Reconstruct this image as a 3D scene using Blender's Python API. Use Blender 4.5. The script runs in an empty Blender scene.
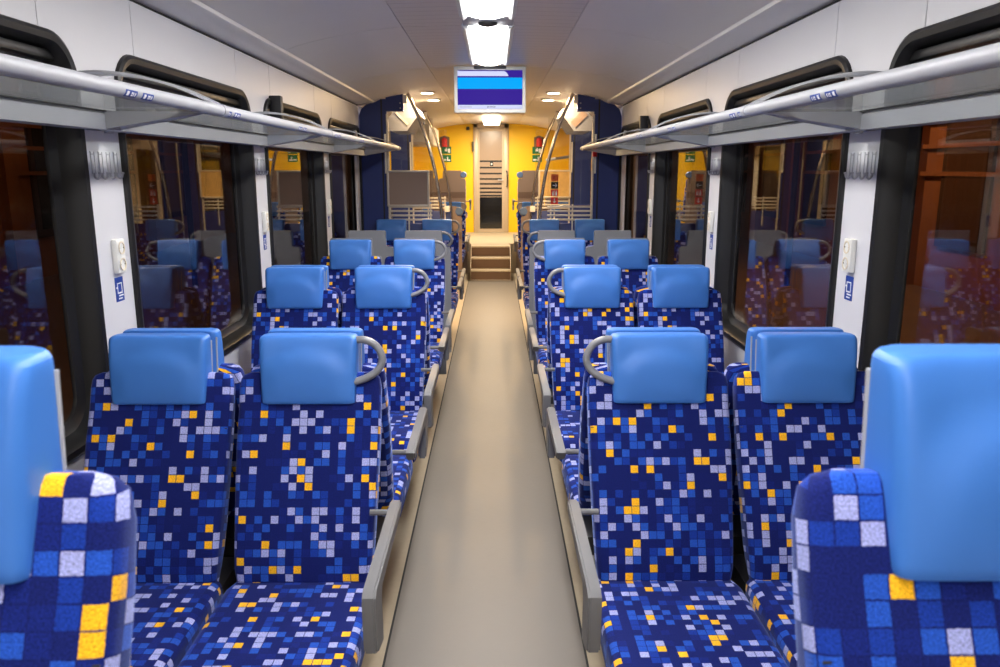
import bpy, bmesh, math, random
from mathutils import Vector, Matrix
random.seed(7)
S = bpy.context.scene
C = S.collection
PI = math.pi

# ------------------------------------------------------------ camera, light, exposure
cam_d = bpy.data.cameras.new('camera'); cam = bpy.data.objects.new('camera', cam_d); C.objects.link(cam)
cam.location = (0.03, 0.0, 1.67)
cam.rotation_euler = (math.radians(90 - 11.94), 0, math.radians(-0.47))
cam_d.sensor_width = 36.0; cam_d.lens = 36.0 * 0.780; cam_d.clip_start = 0.02; cam_d.clip_end = 200
cam_d.dof.use_dof = True; cam_d.dof.focus_distance = 3.6; cam_d.dof.aperture_fstop = 7.5
S.camera = cam

w = bpy.data.worlds.new('night'); S.world = w; w.use_nodes = True
w.node_tree.nodes['Background'].inputs[0].default_value = (0.030, 0.014, 0.007, 1)
w.node_tree.nodes['Background'].inputs[1].default_value = 1.0
S.view_settings.view_transform = 'Standard'; S.view_settings.look = 'None'
S.view_settings.exposure = 0.52; S.view_settings.gamma = 1.0
LAMP = 1.0

# ------------------------------------------------------------ materials
def lin(c):
    return tuple(((v/255)/12.92 if v/255 <= 0.04045 else ((v/255+0.055)/1.055)**2.4) for v in c)

def mat(name, rgb, rough=0.5, metal=0.0, noise=None, bump=None, emit=0, spec=0.5, coat=0.0):
    """noise=(scale, amount) small tone variation; bump=(scale, strength, distance)"""
    m = bpy.data.materials.new(name); m.use_nodes = True
    nt = m.node_tree; b = nt.nodes['Principled BSDF']
    col = lin(rgb) + (1,)
    b.inputs['Base Color'].default_value = col
    b.inputs['Roughness'].default_value = rough
    b.inputs['Metallic'].default_value = metal
    b.inputs['Specular IOR Level'].default_value = spec
    b.inputs['Coat Weight'].default_value = coat
    if emit:
        b.inputs['Emission Color'].default_value = col
        b.inputs['Emission Strength'].default_value = emit
    if noise or bump:
        tc = nt.nodes.new('ShaderNodeTexCoord')
    if noise:
        n = nt.nodes.new('ShaderNodeTexNoise'); n.inputs['Scale'].default_value = noise[0]; n.inputs['Detail'].default_value = 5
        nt.links.new(tc.outputs['Object'], n.inputs['Vector'])
        mx = nt.nodes.new('ShaderNodeMix'); mx.data_type = 'RGBA'
        mx.inputs['A'].default_value = tuple(v*(1-noise[1]) for v in col[:3]) + (1,)
        mx.inputs['B'].default_value = tuple(min(1, v*(1+noise[1])) for v in col[:3]) + (1,)
        nt.links.new(n.outputs['Fac'], mx.inputs['Factor'])
        nt.links.new(mx.outputs['Result'], b.inputs['Base Color'])
    if bump:
        n2 = nt.nodes.new('ShaderNodeTexNoise'); n2.inputs['Scale'].default_value = bump[0]; n2.inputs['Detail'].default_value = 3
        nt.links.new(tc.outputs['Object'], n2.inputs['Vector'])
        bp = nt.nodes.new('ShaderNodeBump'); bp.inputs['Strength'].default_value = bump[1]; bp.inputs['Distance'].default_value = bump[2]
        nt.links.new(n2.outputs['Fac'], bp.inputs['Height'])
        nt.links.new(bp.outputs['Normal'], b.inputs['Normal'])
    return m

def fabric_mat():
    m = bpy.data.materials.new('squares_fabric'); m.use_nodes = True
    nt = m.node_tree; b = nt.nodes['Principled BSDF']; N = nt.nodes.new; L = nt.links.new
    b.inputs['Roughness'].default_value = 0.95; b.inputs['Specular IOR Level'].default_value = 0.15
    b.inputs['Sheen Weight'].default_value = 0.35; b.inputs['Sheen Tint'].default_value = lin((150, 170, 235)) + (1,)
    b.inputs['Sheen Roughness'].default_value = 0.4
    uv = N('ShaderNodeUVMap'); oi = N('ShaderNodeObjectInfo')
    sc = N('ShaderNodeVectorMath'); sc.operation = 'SCALE'; sc.inputs['Scale'].default_value = 1/0.0252
    L(uv.outputs[0], sc.inputs[0])
    rm = N('ShaderNodeMath'); rm.operation = 'MULTIPLY'; rm.inputs[1].default_value = 217.0; L(oi.outputs['Random'], rm.inputs[0])
    rf = N('ShaderNodeMath'); rf.operation = 'FLOOR'; L(rm.outputs[0], rf.inputs[0])
    cb = N('ShaderNodeCombineXYZ'); L(rf.outputs[0], cb.inputs[0]); L(rf.outputs[0], cb.inputs[1])
    ad = N('ShaderNodeVectorMath'); ad.operation = 'ADD'; L(sc.outputs[0], ad.inputs[0]); L(cb.outputs[0], ad.inputs[1])
    # slightly wavy weave edge
    nz = N('ShaderNodeTexNoise'); nz.inputs['Scale'].default_value = 6.0; L(ad.outputs[0], nz.inputs['Vector'])
    ns = N('ShaderNodeVectorMath'); ns.operation = 'MULTIPLY_ADD'; ns.inputs[1].default_value = (0.10, 0.10, 0); L(nz.outputs['Color'], ns.inputs[0]); L(ad.outputs[0], ns.inputs[2])
    fl = N('ShaderNodeVectorMath'); fl.operation = 'FLOOR'; L(ns.outputs[0], fl.inputs[0])
    wn = N('ShaderNodeTexWhiteNoise'); wn.noise_dimensions = '2D'; L(fl.outputs[0], wn.inputs['Vector'])
    # clusters
    cn = N('ShaderNodeTexNoise'); cn.inputs['Scale'].default_value = 0.28; cn.inputs['Detail'].default_value = 1.0; L(fl.outputs[0], cn.inputs['Vector'])
    cm = N('ShaderNodeMath'); cm.operation = 'MULTIPLY_ADD'; cm.inputs[1].default_value = 0.75; cm.inputs[2].default_value = -0.375; L(cn.outputs['Fac'], cm.inputs[0])
    sm = N('ShaderNodeMath'); sm.operation = 'ADD'; sm.use_clamp = True; L(wn.outputs['Value'], sm.inputs[0]); L(cm.outputs[0], sm.inputs[1])
    cr = N('ShaderNodeValToRGB'); cr.color_ramp.interpolation = 'CONSTANT'
    stops = [(0.0, (20, 30, 96)), (0.42, (21, 35, 110)), (0.56, (24, 54, 146)), (0.69, (36, 80, 180)),
             (0.84, (158, 164, 216))]
    e = cr.color_ramp.elements
    e[0].position = 0; e[0].color = lin(stops[0][1]) + (1,); e[1].position = stops[1][0]; e[1].color = lin(stops[1][1]) + (1,)
    for p, c in stops[2:]:
        k = e.new(p); k.color = lin(c) + (1,)
    L(sm.outputs[0], cr.inputs[0])
    sc2 = N('ShaderNodeSeparateColor'); L(wn.outputs['Color'], sc2.inputs[0])
    yg = N('ShaderNodeMath'); yg.operation = 'GREATER_THAN'; yg.inputs[1].default_value = 0.945; L(sc2.outputs[1], yg.inputs[0])
    ym = N('ShaderNodeMix'); ym.data_type = 'RGBA'; ym.inputs['B'].default_value = lin((244, 182, 36)) + (1,)
    L(yg.outputs[0], ym.inputs['Factor']); L(cr.outputs[0], ym.inputs['A'])
    # fine dark joint between squares
    fr = N('ShaderNodeVectorMath'); fr.operation = 'FRACTION'; L(ns.outputs[0], fr.inputs[0])
    sx = N('ShaderNodeSeparateXYZ'); L(fr.outputs[0], sx.inputs[0])
    def edge(o):
        a = N('ShaderNodeMath'); a.operation = 'PINGPONG'; a.inputs[1].default_value = 0.5; L(o, a.inputs[0])
        g = N('ShaderNodeMath'); g.operation = 'GREATER_THAN'; g.inputs[1].default_value = 0.04; L(a.outputs[0], g.inputs[0]); return g
    g1, g2 = edge(sx.outputs[0]), edge(sx.outputs[1])
    gm = N('ShaderNodeMath'); gm.operation = 'MULTIPLY'; L(g1.outputs[0], gm.inputs[0]); L(g2.outputs[0], gm.inputs[1])
    mx = N('ShaderNodeMix'); mx.data_type = 'RGBA'; mx.inputs['A'].default_value = lin((20, 29, 94)) + (1,)
    L(gm.outputs[0], mx.inputs['Factor']); L(ym.outputs['Result'], mx.inputs['B'])
    # speckled pile
    sp = N('ShaderNodeTexNoise'); sp.inputs['Scale'].default_value = 420.0; sp.inputs['Detail'].default_value = 2; L(uv.outputs[0], sp.inputs['Vector'])
    mr = N('ShaderNodeMapRange'); mr.inputs['From Min'].default_value = 0.3; mr.inputs['From Max'].default_value = 0.7
    mr.inputs['To Min'].default_value = 0.55; mr.inputs['To Max'].default_value = 1.45; L(sp.outputs['Fac'], mr.inputs[0])
    ml = N('ShaderNodeMix'); ml.data_type = 'RGBA'; ml.blend_type = 'MULTIPLY'; ml.inputs['Factor'].default_value = 1
    L(mx.outputs['Result'], ml.inputs['A']); L(mr.outputs[0], ml.inputs['B'])
    L(ml.outputs['Result'], b.inputs['Base Color'])
    bp = N('ShaderNodeBump'); bp.inputs['Strength'].default_value = 0.3; bp.inputs['Distance'].default_value = 0.002
    L(sp.outputs['Fac'], bp.inputs['Height']); L(bp.outputs['Normal'], b.inputs['Normal'])
    return m

def glass_mat(name, tint, r0=0.045, gain=1.0, haze=0.0):
    m = bpy.data.materials.new(name); m.use_nodes = True
    nt = m.node_tree; nt.nodes.clear(); N = nt.nodes.new; L = nt.links.new
    out = N('ShaderNodeOutputMaterial'); tr = N('ShaderNodeBsdfTransparent'); gl = N('ShaderNodeBsdfGlossy')
    tr.inputs[0].default_value = tuple(tint) + (1,); gl.inputs['Roughness'].default_value = 0.0
    lw = N('ShaderNodeLayerWeight'); pw = N('ShaderNodeMath'); pw.operation = 'POWER'; pw.inputs[1].default_value = 5
    L(lw.outputs['Facing'], pw.inputs[0]); lw.inputs[0].default_value = 0.5
    ma = N('ShaderNodeMath'); ma.operation = 'MULTIPLY_ADD'; ma.inputs[1].default_value = gain; ma.inputs[2].default_value = r0; ma.use_clamp = True
    L(pw.outputs[0], ma.inputs[0])
    mx = N('ShaderNodeMixShader'); L(ma.outputs[0], mx.inputs[0]); L(gl.outputs[0], mx.inputs[2])
    if haze:
        df = N('ShaderNodeBsdfDiffuse'); df.inputs[0].default_value = (0.75, 0.78, 0.76, 1)
        m2 = N('ShaderNodeMixShader'); m2.inputs[0].default_value = haze; L(tr.outputs[0], m2.inputs[1]); L(df.outputs[0], m2.inputs[2])
        L(m2.outputs[0], mx.inputs[1])
    else:
        L(tr.outputs[0], mx.inputs[1])
    L(mx.outputs[0], out.inputs[0])
    return m

M = {}
M['fabric'] = fabric_mat()
M['leather'] = mat('light_blue_leatherette', (64, 122, 204), 0.45, noise=(9, 0.05), bump=(260, 0.12, 0.001), spec=0.4)
M['wing'] = mat('muted_blue_wing', (84, 108, 150), 0.5)
M['piping'] = mat('grey_piping', (170, 172, 178), 0.5)
M['shell_grey'] = mat('grey_seat_shell', (128, 132, 142), 0.5, bump=(400, 0.1, 0.001))
M['shell_brown'] = mat('taupe_seat_shell', (134, 116, 106), 0.55, bump=(400, 0.1, 0.001))
M['shell_band'] = mat('dark_taupe_band', (104, 84, 74), 0.55)
M['arm'] = mat('grey_armrest', (104, 104, 106), 0.42, bump=(300, 0.08, 0.001))
M['loop'] = mat('grey_grab_loop', (124, 126, 132), 0.35)
M['dark'] = mat('dark_plastic', (34, 34, 38), 0.5)
M['wall'] = mat('wall_laminate', (214, 214, 218), 0.42, noise=(2, 0.025))
M['cove'] = mat('cove_laminate', (240, 237, 234), 0.4)
M['ceil'] = mat('ceiling_panel', (234, 229, 225), 0.42, noise=(1.5, 0.03))
M['groove'] = mat('dark_joint', (36, 36, 38), 0.7)
M['rubber'] = mat('black_rubber', (22, 22, 23), 0.38, bump=(60, 0.15, 0.001))
M['alu'] = mat('brushed_aluminium', (176, 178, 184), 0.5, metal=0.12, noise=(4, 0.04))
M['alu_light'] = mat('painted_aluminium', (176, 178, 184), 0.45, metal=0.15)
M['steel'] = mat('satin_steel', (190, 180, 170), 0.22, metal=1.0)
M['navy'] = mat('navy_panel', (30, 50, 118), 0.42, noise=(3, 0.06))
M['floor'] = mat('beige_floor', (180, 166, 142), 0.5, noise=(30, 0.08), bump=(200, 0.05, 0.001))
M['white'] = mat('white_plastic', (232, 232, 226), 0.4)
M['cream'] = mat('cream_panel', (226, 214, 190), 0.45)
M['yellow'] = mat('yellow_wall', (248, 198, 10), 0.45)
M['brownpanel'] = mat('taupe_panel', (158, 138, 126), 0.5)
M['trim'] = mat('pale_metal_trim', (214, 208, 196), 0.35, metal=0.2)
M['tan_map'] = mat('tan_printed_sheet', (206, 170, 104), 0.6, noise=(26, 0.28))
M['riser'] = mat('brown_riser', (116, 92, 74), 0.6, noise=(40, 0.12))
M['nosing'] = mat('pale_nosing', (226, 214, 190), 0.5)
M['tray'] = mat('door_frame_paint', (196, 176, 148), 0.4, metal=0.2)
M['frost'] = mat('frosted_glass', (168, 146, 126), 0.25)
M['blackglass'] = mat('dark_door_glass', (20, 18, 18), 0.08)
M['red'] = mat('red_print', (214, 38, 32), 0.5)
M['orange'] = mat('orange_print', (240, 110, 30), 0.5)
M['black'] = mat('black_print', (14, 14, 16), 0.5)
M['whitep'] = mat('white_print', (240, 240, 240), 0.5)
M['blue'] = mat('blue_print', (24, 62, 150), 0.5)
M['green'] = mat('green_print', (10, 110, 60), 0.5)
M['lamp'] = mat('lamp_diffuser', (255, 252, 250), 0.5, emit=17)
M['lamp_warm'] = mat('warm_lamp', (255, 226, 180), 0.5, emit=9)
M['scr_indigo'] = mat('screen_indigo', (52, 30, 140), 0.3, emit=0.8)
M['scr_cyan'] = mat('screen_cyan', (0, 165, 250), 0.3, emit=0.75)
M['scr_white'] = mat('screen_white', (216, 220, 255), 0.3, emit=0.7)
for _k in ('scr_indigo', 'scr_cyan', 'scr_white'):
    _b = M[_k].node_tree.nodes['Principled BSDF']; _b.inputs['Base Color'].default_value = (0.004, 0.004, 0.006, 1); _b.inputs['Specular IOR Level'].default_value = 0.0
M['bezel'] = mat('pale_bezel', (206, 206, 202), 0.4)
M['winglass'] = glass_mat('window_glass', (0.80, 0.76, 0.72), 0.05, 1.35)
M['glass'] = glass_mat('partition_glass', (0.93, 0.92, 0.90), 0.03, 0.8)
M['shelfglass'] = glass_mat('shelf_glass', (0.94, 0.96, 0.94), 0.03, 0.7, haze=0.07)

def strip_mat():
    m = mat('grey_aisle_strip', (112, 106, 99), 0.36, noise=(2.0, 0.07))
    nt = m.node_tree; b = nt.nodes['Principled BSDF']; N = nt.nodes.new; L = nt.links.new
    tc = N('ShaderNodeTexCoord'); mp = N('ShaderNodeMapping'); mp.inputs['Scale'].default_value = (12, 160, 1)
    n = N('ShaderNodeTexNoise'); n.inputs['Scale'].default_value = 2; n.inputs['Detail'].default_value = 6
    L(tc.outputs['Object'], mp.inputs[0]); L(mp.outputs[0], n.inputs['Vector'])
    mr = N('ShaderNodeMapRange'); mr.inputs['To Min'].default_value = 0.34; mr.inputs['To Max'].default_value = 0.52
    L(n.outputs['Fac'], mr.inputs[0]); L(mr.outputs[0], b.inputs['Roughness'])
    bp = N('ShaderNodeBump'); bp.inputs['Strength'].default_value = 0.12; bp.inputs['Distance'].default_value = 0.002
    L(n.outputs['Fac'], bp.inputs['Height']); L(bp.outputs['Normal'], b.inputs['Normal'])
    return m
M['strip'] = strip_mat()

def rib_mat():
    m = mat('ribbed_ceiling', (222, 214, 208), 0.4)
    nt = m.node_tree; b = nt.nodes['Principled BSDF']; N = nt.nodes.new; L = nt.links.new
    g = N('ShaderNodeTexCoord'); sx = N('ShaderNodeSeparateXYZ'); L(g.outputs['Object'], sx.inputs[0])
    mu = N('ShaderNodeMath'); mu.operation = 'MULTIPLY'; mu.inputs[1].default_value = 1/0.11; L(sx.outputs[1], mu.inputs[0])
    fr = N('ShaderNodeMath'); fr.operation = 'FRACT'; L(mu.outputs[0], fr.inputs[0])
    pp = N('ShaderNodeMath'); pp.operation = 'PINGPONG'; pp.inputs[1].default_value = 0.5; L(fr.outputs[0], pp.inputs[0])
    st = N('ShaderNodeMapRange'); st.inputs['From Max'].default_value = 0.06; L(pp.outputs[0], st.inputs[0])
    mx = N('ShaderNodeMix'); mx.data_type = 'RGBA'; mx.inputs['A'].default_value = lin((196, 187, 181)) + (1,); mx.inputs['B'].default_value = lin((222, 214, 208)) + (1,)
    L(st.outputs[0], mx.inputs['Factor']); L(mx.outputs['Result'], b.inputs['Base Color'])
    bp = N('ShaderNodeBump'); bp.inputs['Distance'].default_value = 0.004; bp.inputs['Strength'].default_value = 0.6
    L(st.outputs[0], bp.inputs['Height']); L(bp.outputs['Normal'], b.inputs['Normal'])
    return m
M['rib'] = rib_mat()

# ------------------------------------------------------------ mesh helpers
def newbm(): return bmesh.new()

def box(bm, x0, x1, y0, y1, z0, z1, bev=0.0, mtx=None):
    vs = [bm.verts.new(p) for p in ((x0,y0,z0),(x1,y0,z0),(x1,y1,z0),(x0,y1,z0),(x0,y0,z1),(x1,y0,z1),(x1,y1,z1),(x0,y1,z1))]
    fs = [bm.faces.new([vs[i] for i in f]) for f in ((0,3,2,1),(4,5,6,7),(0,1,5,4),(1,2,6,5),(2,3,7,6),(3,0,4,7))]
    if bev:
        es = list({e for f in fs for e in f.edges})
        r = bmesh.ops.bevel(bm, geom=es, offset=bev, segments=2, affect='EDGES', profile=0.5)
        vs = list({v for f in r['faces'] for v in f.verts} | {v for v in vs if v.is_valid})
    if mtx is not None:
        for v in vs: v.co = mtx @ v.co
    return bm

def prism(bm, pts, axis, a, b):
    """closed 2D polygon extruded along axis between a and b; axis 0: pts=(y,z), 1: (x,z), 2: (x,y)"""
    def P(p, t):
        return (t, p[0], p[1]) if axis == 0 else ((p[0], t, p[1]) if axis == 1 else (p[0], p[1], t))
    A = [bm.verts.new(P(p, a)) for p in pts]; B = [bm.verts.new(P(p, b)) for p in pts]
    bm.faces.new(A); bm.faces.new(B[::-1])
    n = len(pts)
    for i in range(n): bm.faces.new((A[i], B[i], B[(i+1) % n], A[(i+1) % n]))
    return bm

def loft(bm, rings, cap=True, closed_path=False):
    R = [[bm.verts.new(p) for p in r] for r in rings]; n = len(R[0])
    m = len(R)
    for k in range(m if closed_path else m-1):
        a, b = R[k], R[(k+1) % m]
        for i in range(n):
            bm.faces.new((a[i], a[(i+1) % n], b[(i+1) % n], b[i]))
    if cap and not closed_path:
        bm.faces.new(R[0][::-1]); bm.faces.new(R[-1])
    return bm

def tube(bm, pts, r, n=10, cap=True):
    pts = [Vector(p) for p in pts]; rings = []
    up = Vector((0, 0, 1))
    prev = None
    for i, p in enumerate(pts):
        d = (pts[min(i+1, len(pts)-1)] - pts[max(i-1, 0)]).normalized()
        if prev is None:
            s = d.cross(up)
            if s.length < 0.05: s = d.cross(Vector((1, 0, 0)))
        else:
            s = prev - d * prev.dot(d)
        s.normalize(); prev = s; t = d.cross(s)
        rr = r[i] if isinstance(r, (list, tuple)) else r
        rings.append([p + s*math.cos(2*PI*k/n)*rr + t*math.sin(2*PI*k/n)*rr for k in range(n)])
    return loft(bm, rings, cap)

def cat(pts, n=6):
    """Catmull-Rom through pts"""
    pts = [Vector(p) for p in pts]; out = []
    for i in range(len(pts)-1):
        p0, p1, p2, p3 = pts[max(i-1, 0)], pts[i], pts[i+1], pts[min(i+2, len(pts)-1)]
        for k in range(n):
            t = k/n
            out.append(0.5*((2*p1) + (p2-p0)*t + (2*p0-5*p1+4*p2-p3)*t*t + (-p0+3*p1-3*p2+p3)*t**3))
    out.append(pts[-1]); return out

def rrect(a, b, r, n=4, dens=0):
    """rounded rectangle outline, half sizes a,b; starts at the middle of the -v side going +u"""
    r = min(r, a*0.999, b*0.999); pts = []
    def line(p, q, k):
        for i in range(1, k+1): pts.append((p[0]+(q[0]-p[0])*i/(k+1), p[1]+(q[1]-p[1])*i/(k+1)))
    pts.append((0.0, -b))
    corners = [(a-r, -b+r, -PI/2), (a-r, b-r, 0), (-a+r, b-r, PI/2), (-a+r, -b+r, PI)]
    for ci, (cx, cy, s) in enumerate(corners):
        arc = [(cx+r*math.cos(s+PI/2*i/n), cy+r*math.sin(s+PI/2*i/n)) for i in range(n+1)]
        k = dens if ci in (0,) else (dens*2 if ci == 2 else 0)
        if k: line(pts[-1], arc[0], k)
        pts += arc
    if dens: line(pts[-1], (0.0, -b), dens)
    return pts

def smooth(o, ang=35):
    for p in o.data.polygons: p.use_smooth = True
    o.data.set_sharp_from_angle(angle=math.radians(ang))

def obj(name, bm, m, parent=None, sm=True, recalc=True):
    if recalc: bmesh.ops.recalc_face_normals(bm, faces=bm.faces)
    me = bpy.data.meshes.new(name); bm.to_mesh(me); bm.free()
    o = bpy.data.objects.new(name, me); C.objects.link(o)
    for k in (m if isinstance(m, list) else [m]): me.materials.append(k)
    if sm: smooth(o)
    if parent: o.parent = parent
    return o

def thing(name, label, category, loc=(0, 0, 0), rz=0, group=None):
    o = bpy.data.objects.new(name, None); C.objects.link(o); o.empty_display_size = 0.1
    o.location = loc; o.rotation_euler = (0, 0, rz); o['label'] = label; o['category'] = category
    if group: o['group'] = group
    return o
def tag(o, label, category, group=None, kind=None):
    o['label'] = label; o['category'] = category
    if group: o['group'] = group
    if kind: o['kind'] = kind
    return o
def struct(o, label=None):
    o['kind'] = 'structure'
    if label: o['label'] = label
    return o
def sroot(name, label=None, loc=(0, 0, 0)):
    o = bpy.data.objects.new(name, None); C.objects.link(o); o.location = loc; return struct(o, label)
def kids(o): return [c for c in bpy.data.objects if c.parent == o]
def dup(src, loc, rz=None, label=None, group=None):
    r = src.copy(); C.objects.link(r); r.location = loc
    if rz is not None: r.rotation_euler = (0, 0, rz)
    if label: r['label'] = label
    if group: r['group'] = group
    for ch in kids(src):
        c = ch.copy(); C.objects.link(c); c.parent = r
        for g in kids(ch):
            d = g.copy(); C.objects.link(d); d.parent = c
    return r
def plate(name, x0, x1, y0, y1, z0, z1, m, parent=None, bev=0.0):
    return obj(name, box(newbm(), x0, x1, y0, y1, z0, z1, bev), m, parent, sm=bool(bev))

# ------------------------------------------------------------ dimensions
W = 1.36                      # inner half width
PIL = [2.86 + 1.885*i for i in range(-2, 4)]      # pillar centres (-0.91 .. 8.5)
PH = 0.1425                   # pillar half width
ZW0, ZW1 = 0.74, 2.085        # window outer opening
ZG = 2.31                     # groove under the cove
YE = 15.0                     # end wall
SIDES = (('left', -1), ('right', 1))

# floor
fl = struct(plate('floor', -1.5, 1.5, -3.0, YE+0.1, -0.06, 0.0, M['floor']), 'beige speckled vinyl floor of the carriage')
plate('aisle_strip', -0.35, 0.35, 1.30, 11.8, 0.0005, 0.004, M['strip'], fl)['label'] = 'grey worn runner strip along the aisle'
for s in (-1, 1):
    plate('strip_edging', s*0.35-0.004, s*0.35+0.004, 1.30, 11.8, 0.0005, 0.005, M['groove'], fl)
# platform under the camera (its edge lies below the picture)
st0 = sroot('floor_platform', 'raised platform floor at the near end')
plate('platform_deck', -W, W, -3.0, 1.25, 0.0, 0.34, M['floor'], st0)

# ceiling: centre ribbed panels, side panels and coves, in lengths that meet at joints
ceil = sroot('ceiling', 'pale grey panelled ceiling')
def ceil_profile():
    return [(0.0, 2.49), (0.50, 2.48), (0.80, 2.445), (1.00, 2.405), (1.13, 2.372), (1.20, 2.35)]
bm = newbm(); box(bm, -1.5, 1.5, -3.0, YE, 2.56, 2.60); obj('ceiling_backing', bm, M['groove'], ceil, sm=False)
def sheet(pts, y0, y1, th, name, m, parent):
    top = [(x, z+th) for x, z in pts[::-1]]
    return obj(name, prism(newbm(), list(pts) + top, 1, y0, y1), m, parent)
joints = [-3.0, -0.80, 1.085] + [2.95+1.885*i for i in range(0, 7)]
joints = [j for j in joints if j < YE-0.4] + [YE]
for a, b in zip(joints[:-1], joints[1:]):
    g = 0.003
    sheet([(-0.50, 2.48), (-0.25, 2.487), (0.0, 2.49), (0.25, 2.487), (0.50, 2.48)], a+g, b-g, 0.015, 'centre_panel', M['rib'], ceil)
    for s in (-1, 1):
        pr = [(s*x, z) for x, z in [(0.504, 2.480), (0.65, 2.466), (0.80, 2.445), (0.92, 2.422), (1.03, 2.398), (1.12, 2.374), (1.19, 2.350)]]
        if s < 0: pr = pr[::-1]
        sheet(pr, a+g, b-g, 0.015, 'side_panel', M['ceil'], ceil)
for s in (-1, 1):
    pr = [(1.192, 2.352), (1.196, 2.335), (1.215, 2.328), (1.26, 2.330), (1.30, 2.325), (1.335, 2.318), (W, 2.315), (W+0.05, 2.315), (W+0.05, 2.42), (1.20, 2.42)]
    obj('cove_moulding', prism(newbm(), [(s*x, z) for x, z in pr], 1, -3.0, 8.35), M['cove'], ceil)
    obj('cove_moulding', prism(newbm(), [(s*x, z) for x, z in pr], 1, 8.42, 10.84), M['cove'], ceil)

# ------------------------------------------------------------ walls made of panels, windows
def panel_prism(pts_yz, s, x_in=W, th=0.012):
    return prism(newbm(), pts_yz, 0, s*x_in, s*(x_in+th))
R = 0.15
def arc(cy, cz, r, a0, a1, n=8):
    return [(cy+r*math.cos(a0+(a1-a0)*i/n), cz+r*math.sin(a0+(a1-a0)*i/n)) for i in range(n+1)]
walls = {}
GAP = 0.0025
for side, s in SIDES:
    wl = sroot('wall_'+side, 'white laminate side wall on the '+side+' with panel joints above the windows')
    walls[side] = wl
    # outer skin behind everything, open at the windows
    plate('outer_skin', s*(W+0.10) if s > 0 else -W-0.14, (W+0.14) if s > 0 else -W-0.10, -3.0, YE, -0.06, ZW0-0.02, M['groove'], wl)
    plate('outer_skin', s*(W+0.10) if s > 0 else -W-0.14, (W+0.14) if s > 0 else -W-0.10, -3.0, YE, ZW1+0.02, 2.6, M['groove'], wl)
    for pc in PIL:
        if pc > 8.0: continue
        y0, y1 = pc-PH, pc+PH; yo0, yo1 = pc-0.325+GAP, pc+0.325-GAP
        # I-shaped pillar panel that follows the rounded window corners
        pts = [(yo0, 0.02), (yo1, 0.02), (yo1, ZW0)]
        pts += arc(y1+R, ZW0+R, R, -PI/2, -PI, 8)
        pts += arc(y1+R, ZW1-R, R, PI, PI/2, 8)
        pts += [(yo1, ZW1), (yo1, ZG-0.012), (yo0, ZG-0.012), (yo0, ZW1)]
        pts += arc(y0-R, ZW1-R, R, PI/2, 0, 8)
        pts += arc(y0-R, ZW0+R, R, 0, -PI/2, 8)
        pts += [(yo0, ZW0)]
        obj('pillar_panel', panel_prism(pts, s), M['wall'], wl, sm=False)
        box_x = sorted((s*(W+0.02), s*(W+0.13)))
        plate('pillar_core', box_x[0], box_x[1], pc-PH+0.03, pc+PH-0.03, 0, 2.4, M['groove'], wl)
    for a, b in zip(PIL[:-1], PIL[1:]):
        yo0, yo1 = a+0.325+GAP, b-0.325-GAP
        obj('upper_panel', panel_prism([(yo0, ZW1), (yo1, ZW1), (yo1, ZG-0.012), (yo0, ZG-0.012)], s), M['wall'], wl, sm=False)
        obj('lower_panel', panel_prism([(yo0, 0.02), (yo1, 0.02), (yo1, ZW0), (yo0, ZW0)], s), M['wall'], wl, sm=False)
    xs = sorted((s*(W+0.004), s*(W+0.03)))
    plate('end_panel', xs[0], xs[1], 8.178, 8.35, 0.02, 2.298, M['wall'], wl)
    plate('joint_shadow', s*(W+0.02) if s > 0 else -W-0.05, (W+0.05) if s > 0 else -W-0.02, -3.0, 8.35, ZG-0.03, ZG+0.03, M['groove'], wl)
    plate('heater_ledge', *sorted((s*(W-0.10), s*W)), 1.3, 8.3, 0.02, 0.22, M['alu_light'], wl, 0.01)

def window(s, ya, yb, idx, vent=True):
    yc, zc = (ya+yb)/2, (ZW0+ZW1)/2; a, b = (yb-ya)/2, (ZW1-ZW0)/2
    root = sroot('window_%d' % idx, 'black rubber framed carriage window', (s*W, yc, zc))
    def ring(x, inset):
        r = max(0.03, R - inset*0.9)
        return [(s*x, u, v) for u, v in rrect(a-inset, b-inset, r, 8)]
    rings = [ring(0.002, -0.012), ring(-0.012, -0.008), ring(-0.018, 0.004), ring(-0.014, 0.022), ring(0.0, 0.032),
             ring(0.058, 0.042), ring(0.064, 0.052), ring(0.072, 0.075), ring(0.084, 0.078), ring(0.084, -0.012)]
    obj('window_frame', loft(newbm(), rings, closed_path=True), M['rubber'], root)
    gl = obj('window_pane', prism(newbm(), [(u, v) for u, v in rrect(a-0.06, b-0.06, R-0.05, 8)], 0, s*0.078, s*0.083), M['winglass'], root, sm=False)
    # transom of the tilting vent at the top
    tb = box(newbm(), *sorted((s*0.062, s*0.082)), -a+0.05, a-0.05, b-0.275, b-0.235)
    obj('transom', tb, M['rubber'], root, sm=False)
    vt = box(newbm(), *sorted((s*0.02, s*0.07)), -a+0.05, a-0.05, b-0.075, b-0.045, 0.006)
    obj('blind_box', vt, M['rubber'], root)
    return root
n = 0
for side, s in SIDES:
    for a, b in zip(PIL[:-1], PIL[1:]):
        n += 1
        r = window(s, a+PH, min(b-PH, 8.33), n)
        if side == 'left' and abs(a-4.745) < 0.1 or side == 'right' and abs(a-6.63) < 0.1:
            lt = box(newbm(), *sorted((-s*0.075, s*0.0)), -0.66, -0.60, 0.52, 0.70, 0.008)
            obj('window_latch', lt, M['dark'], r)
            obj('blind_roller', tube(newbm(), [(-s*0.045, -0.6, 0.56), (-s*0.045, 0.62, 0.56)], 0.018, 8), M['dark'], r)

# black end behind the camera
bw = struct(plate('wall_back', -1.5, 1.5, -3.06, -3.0, -0.06, 2.6, M['wall']), 'end wall behind the camera')

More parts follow.
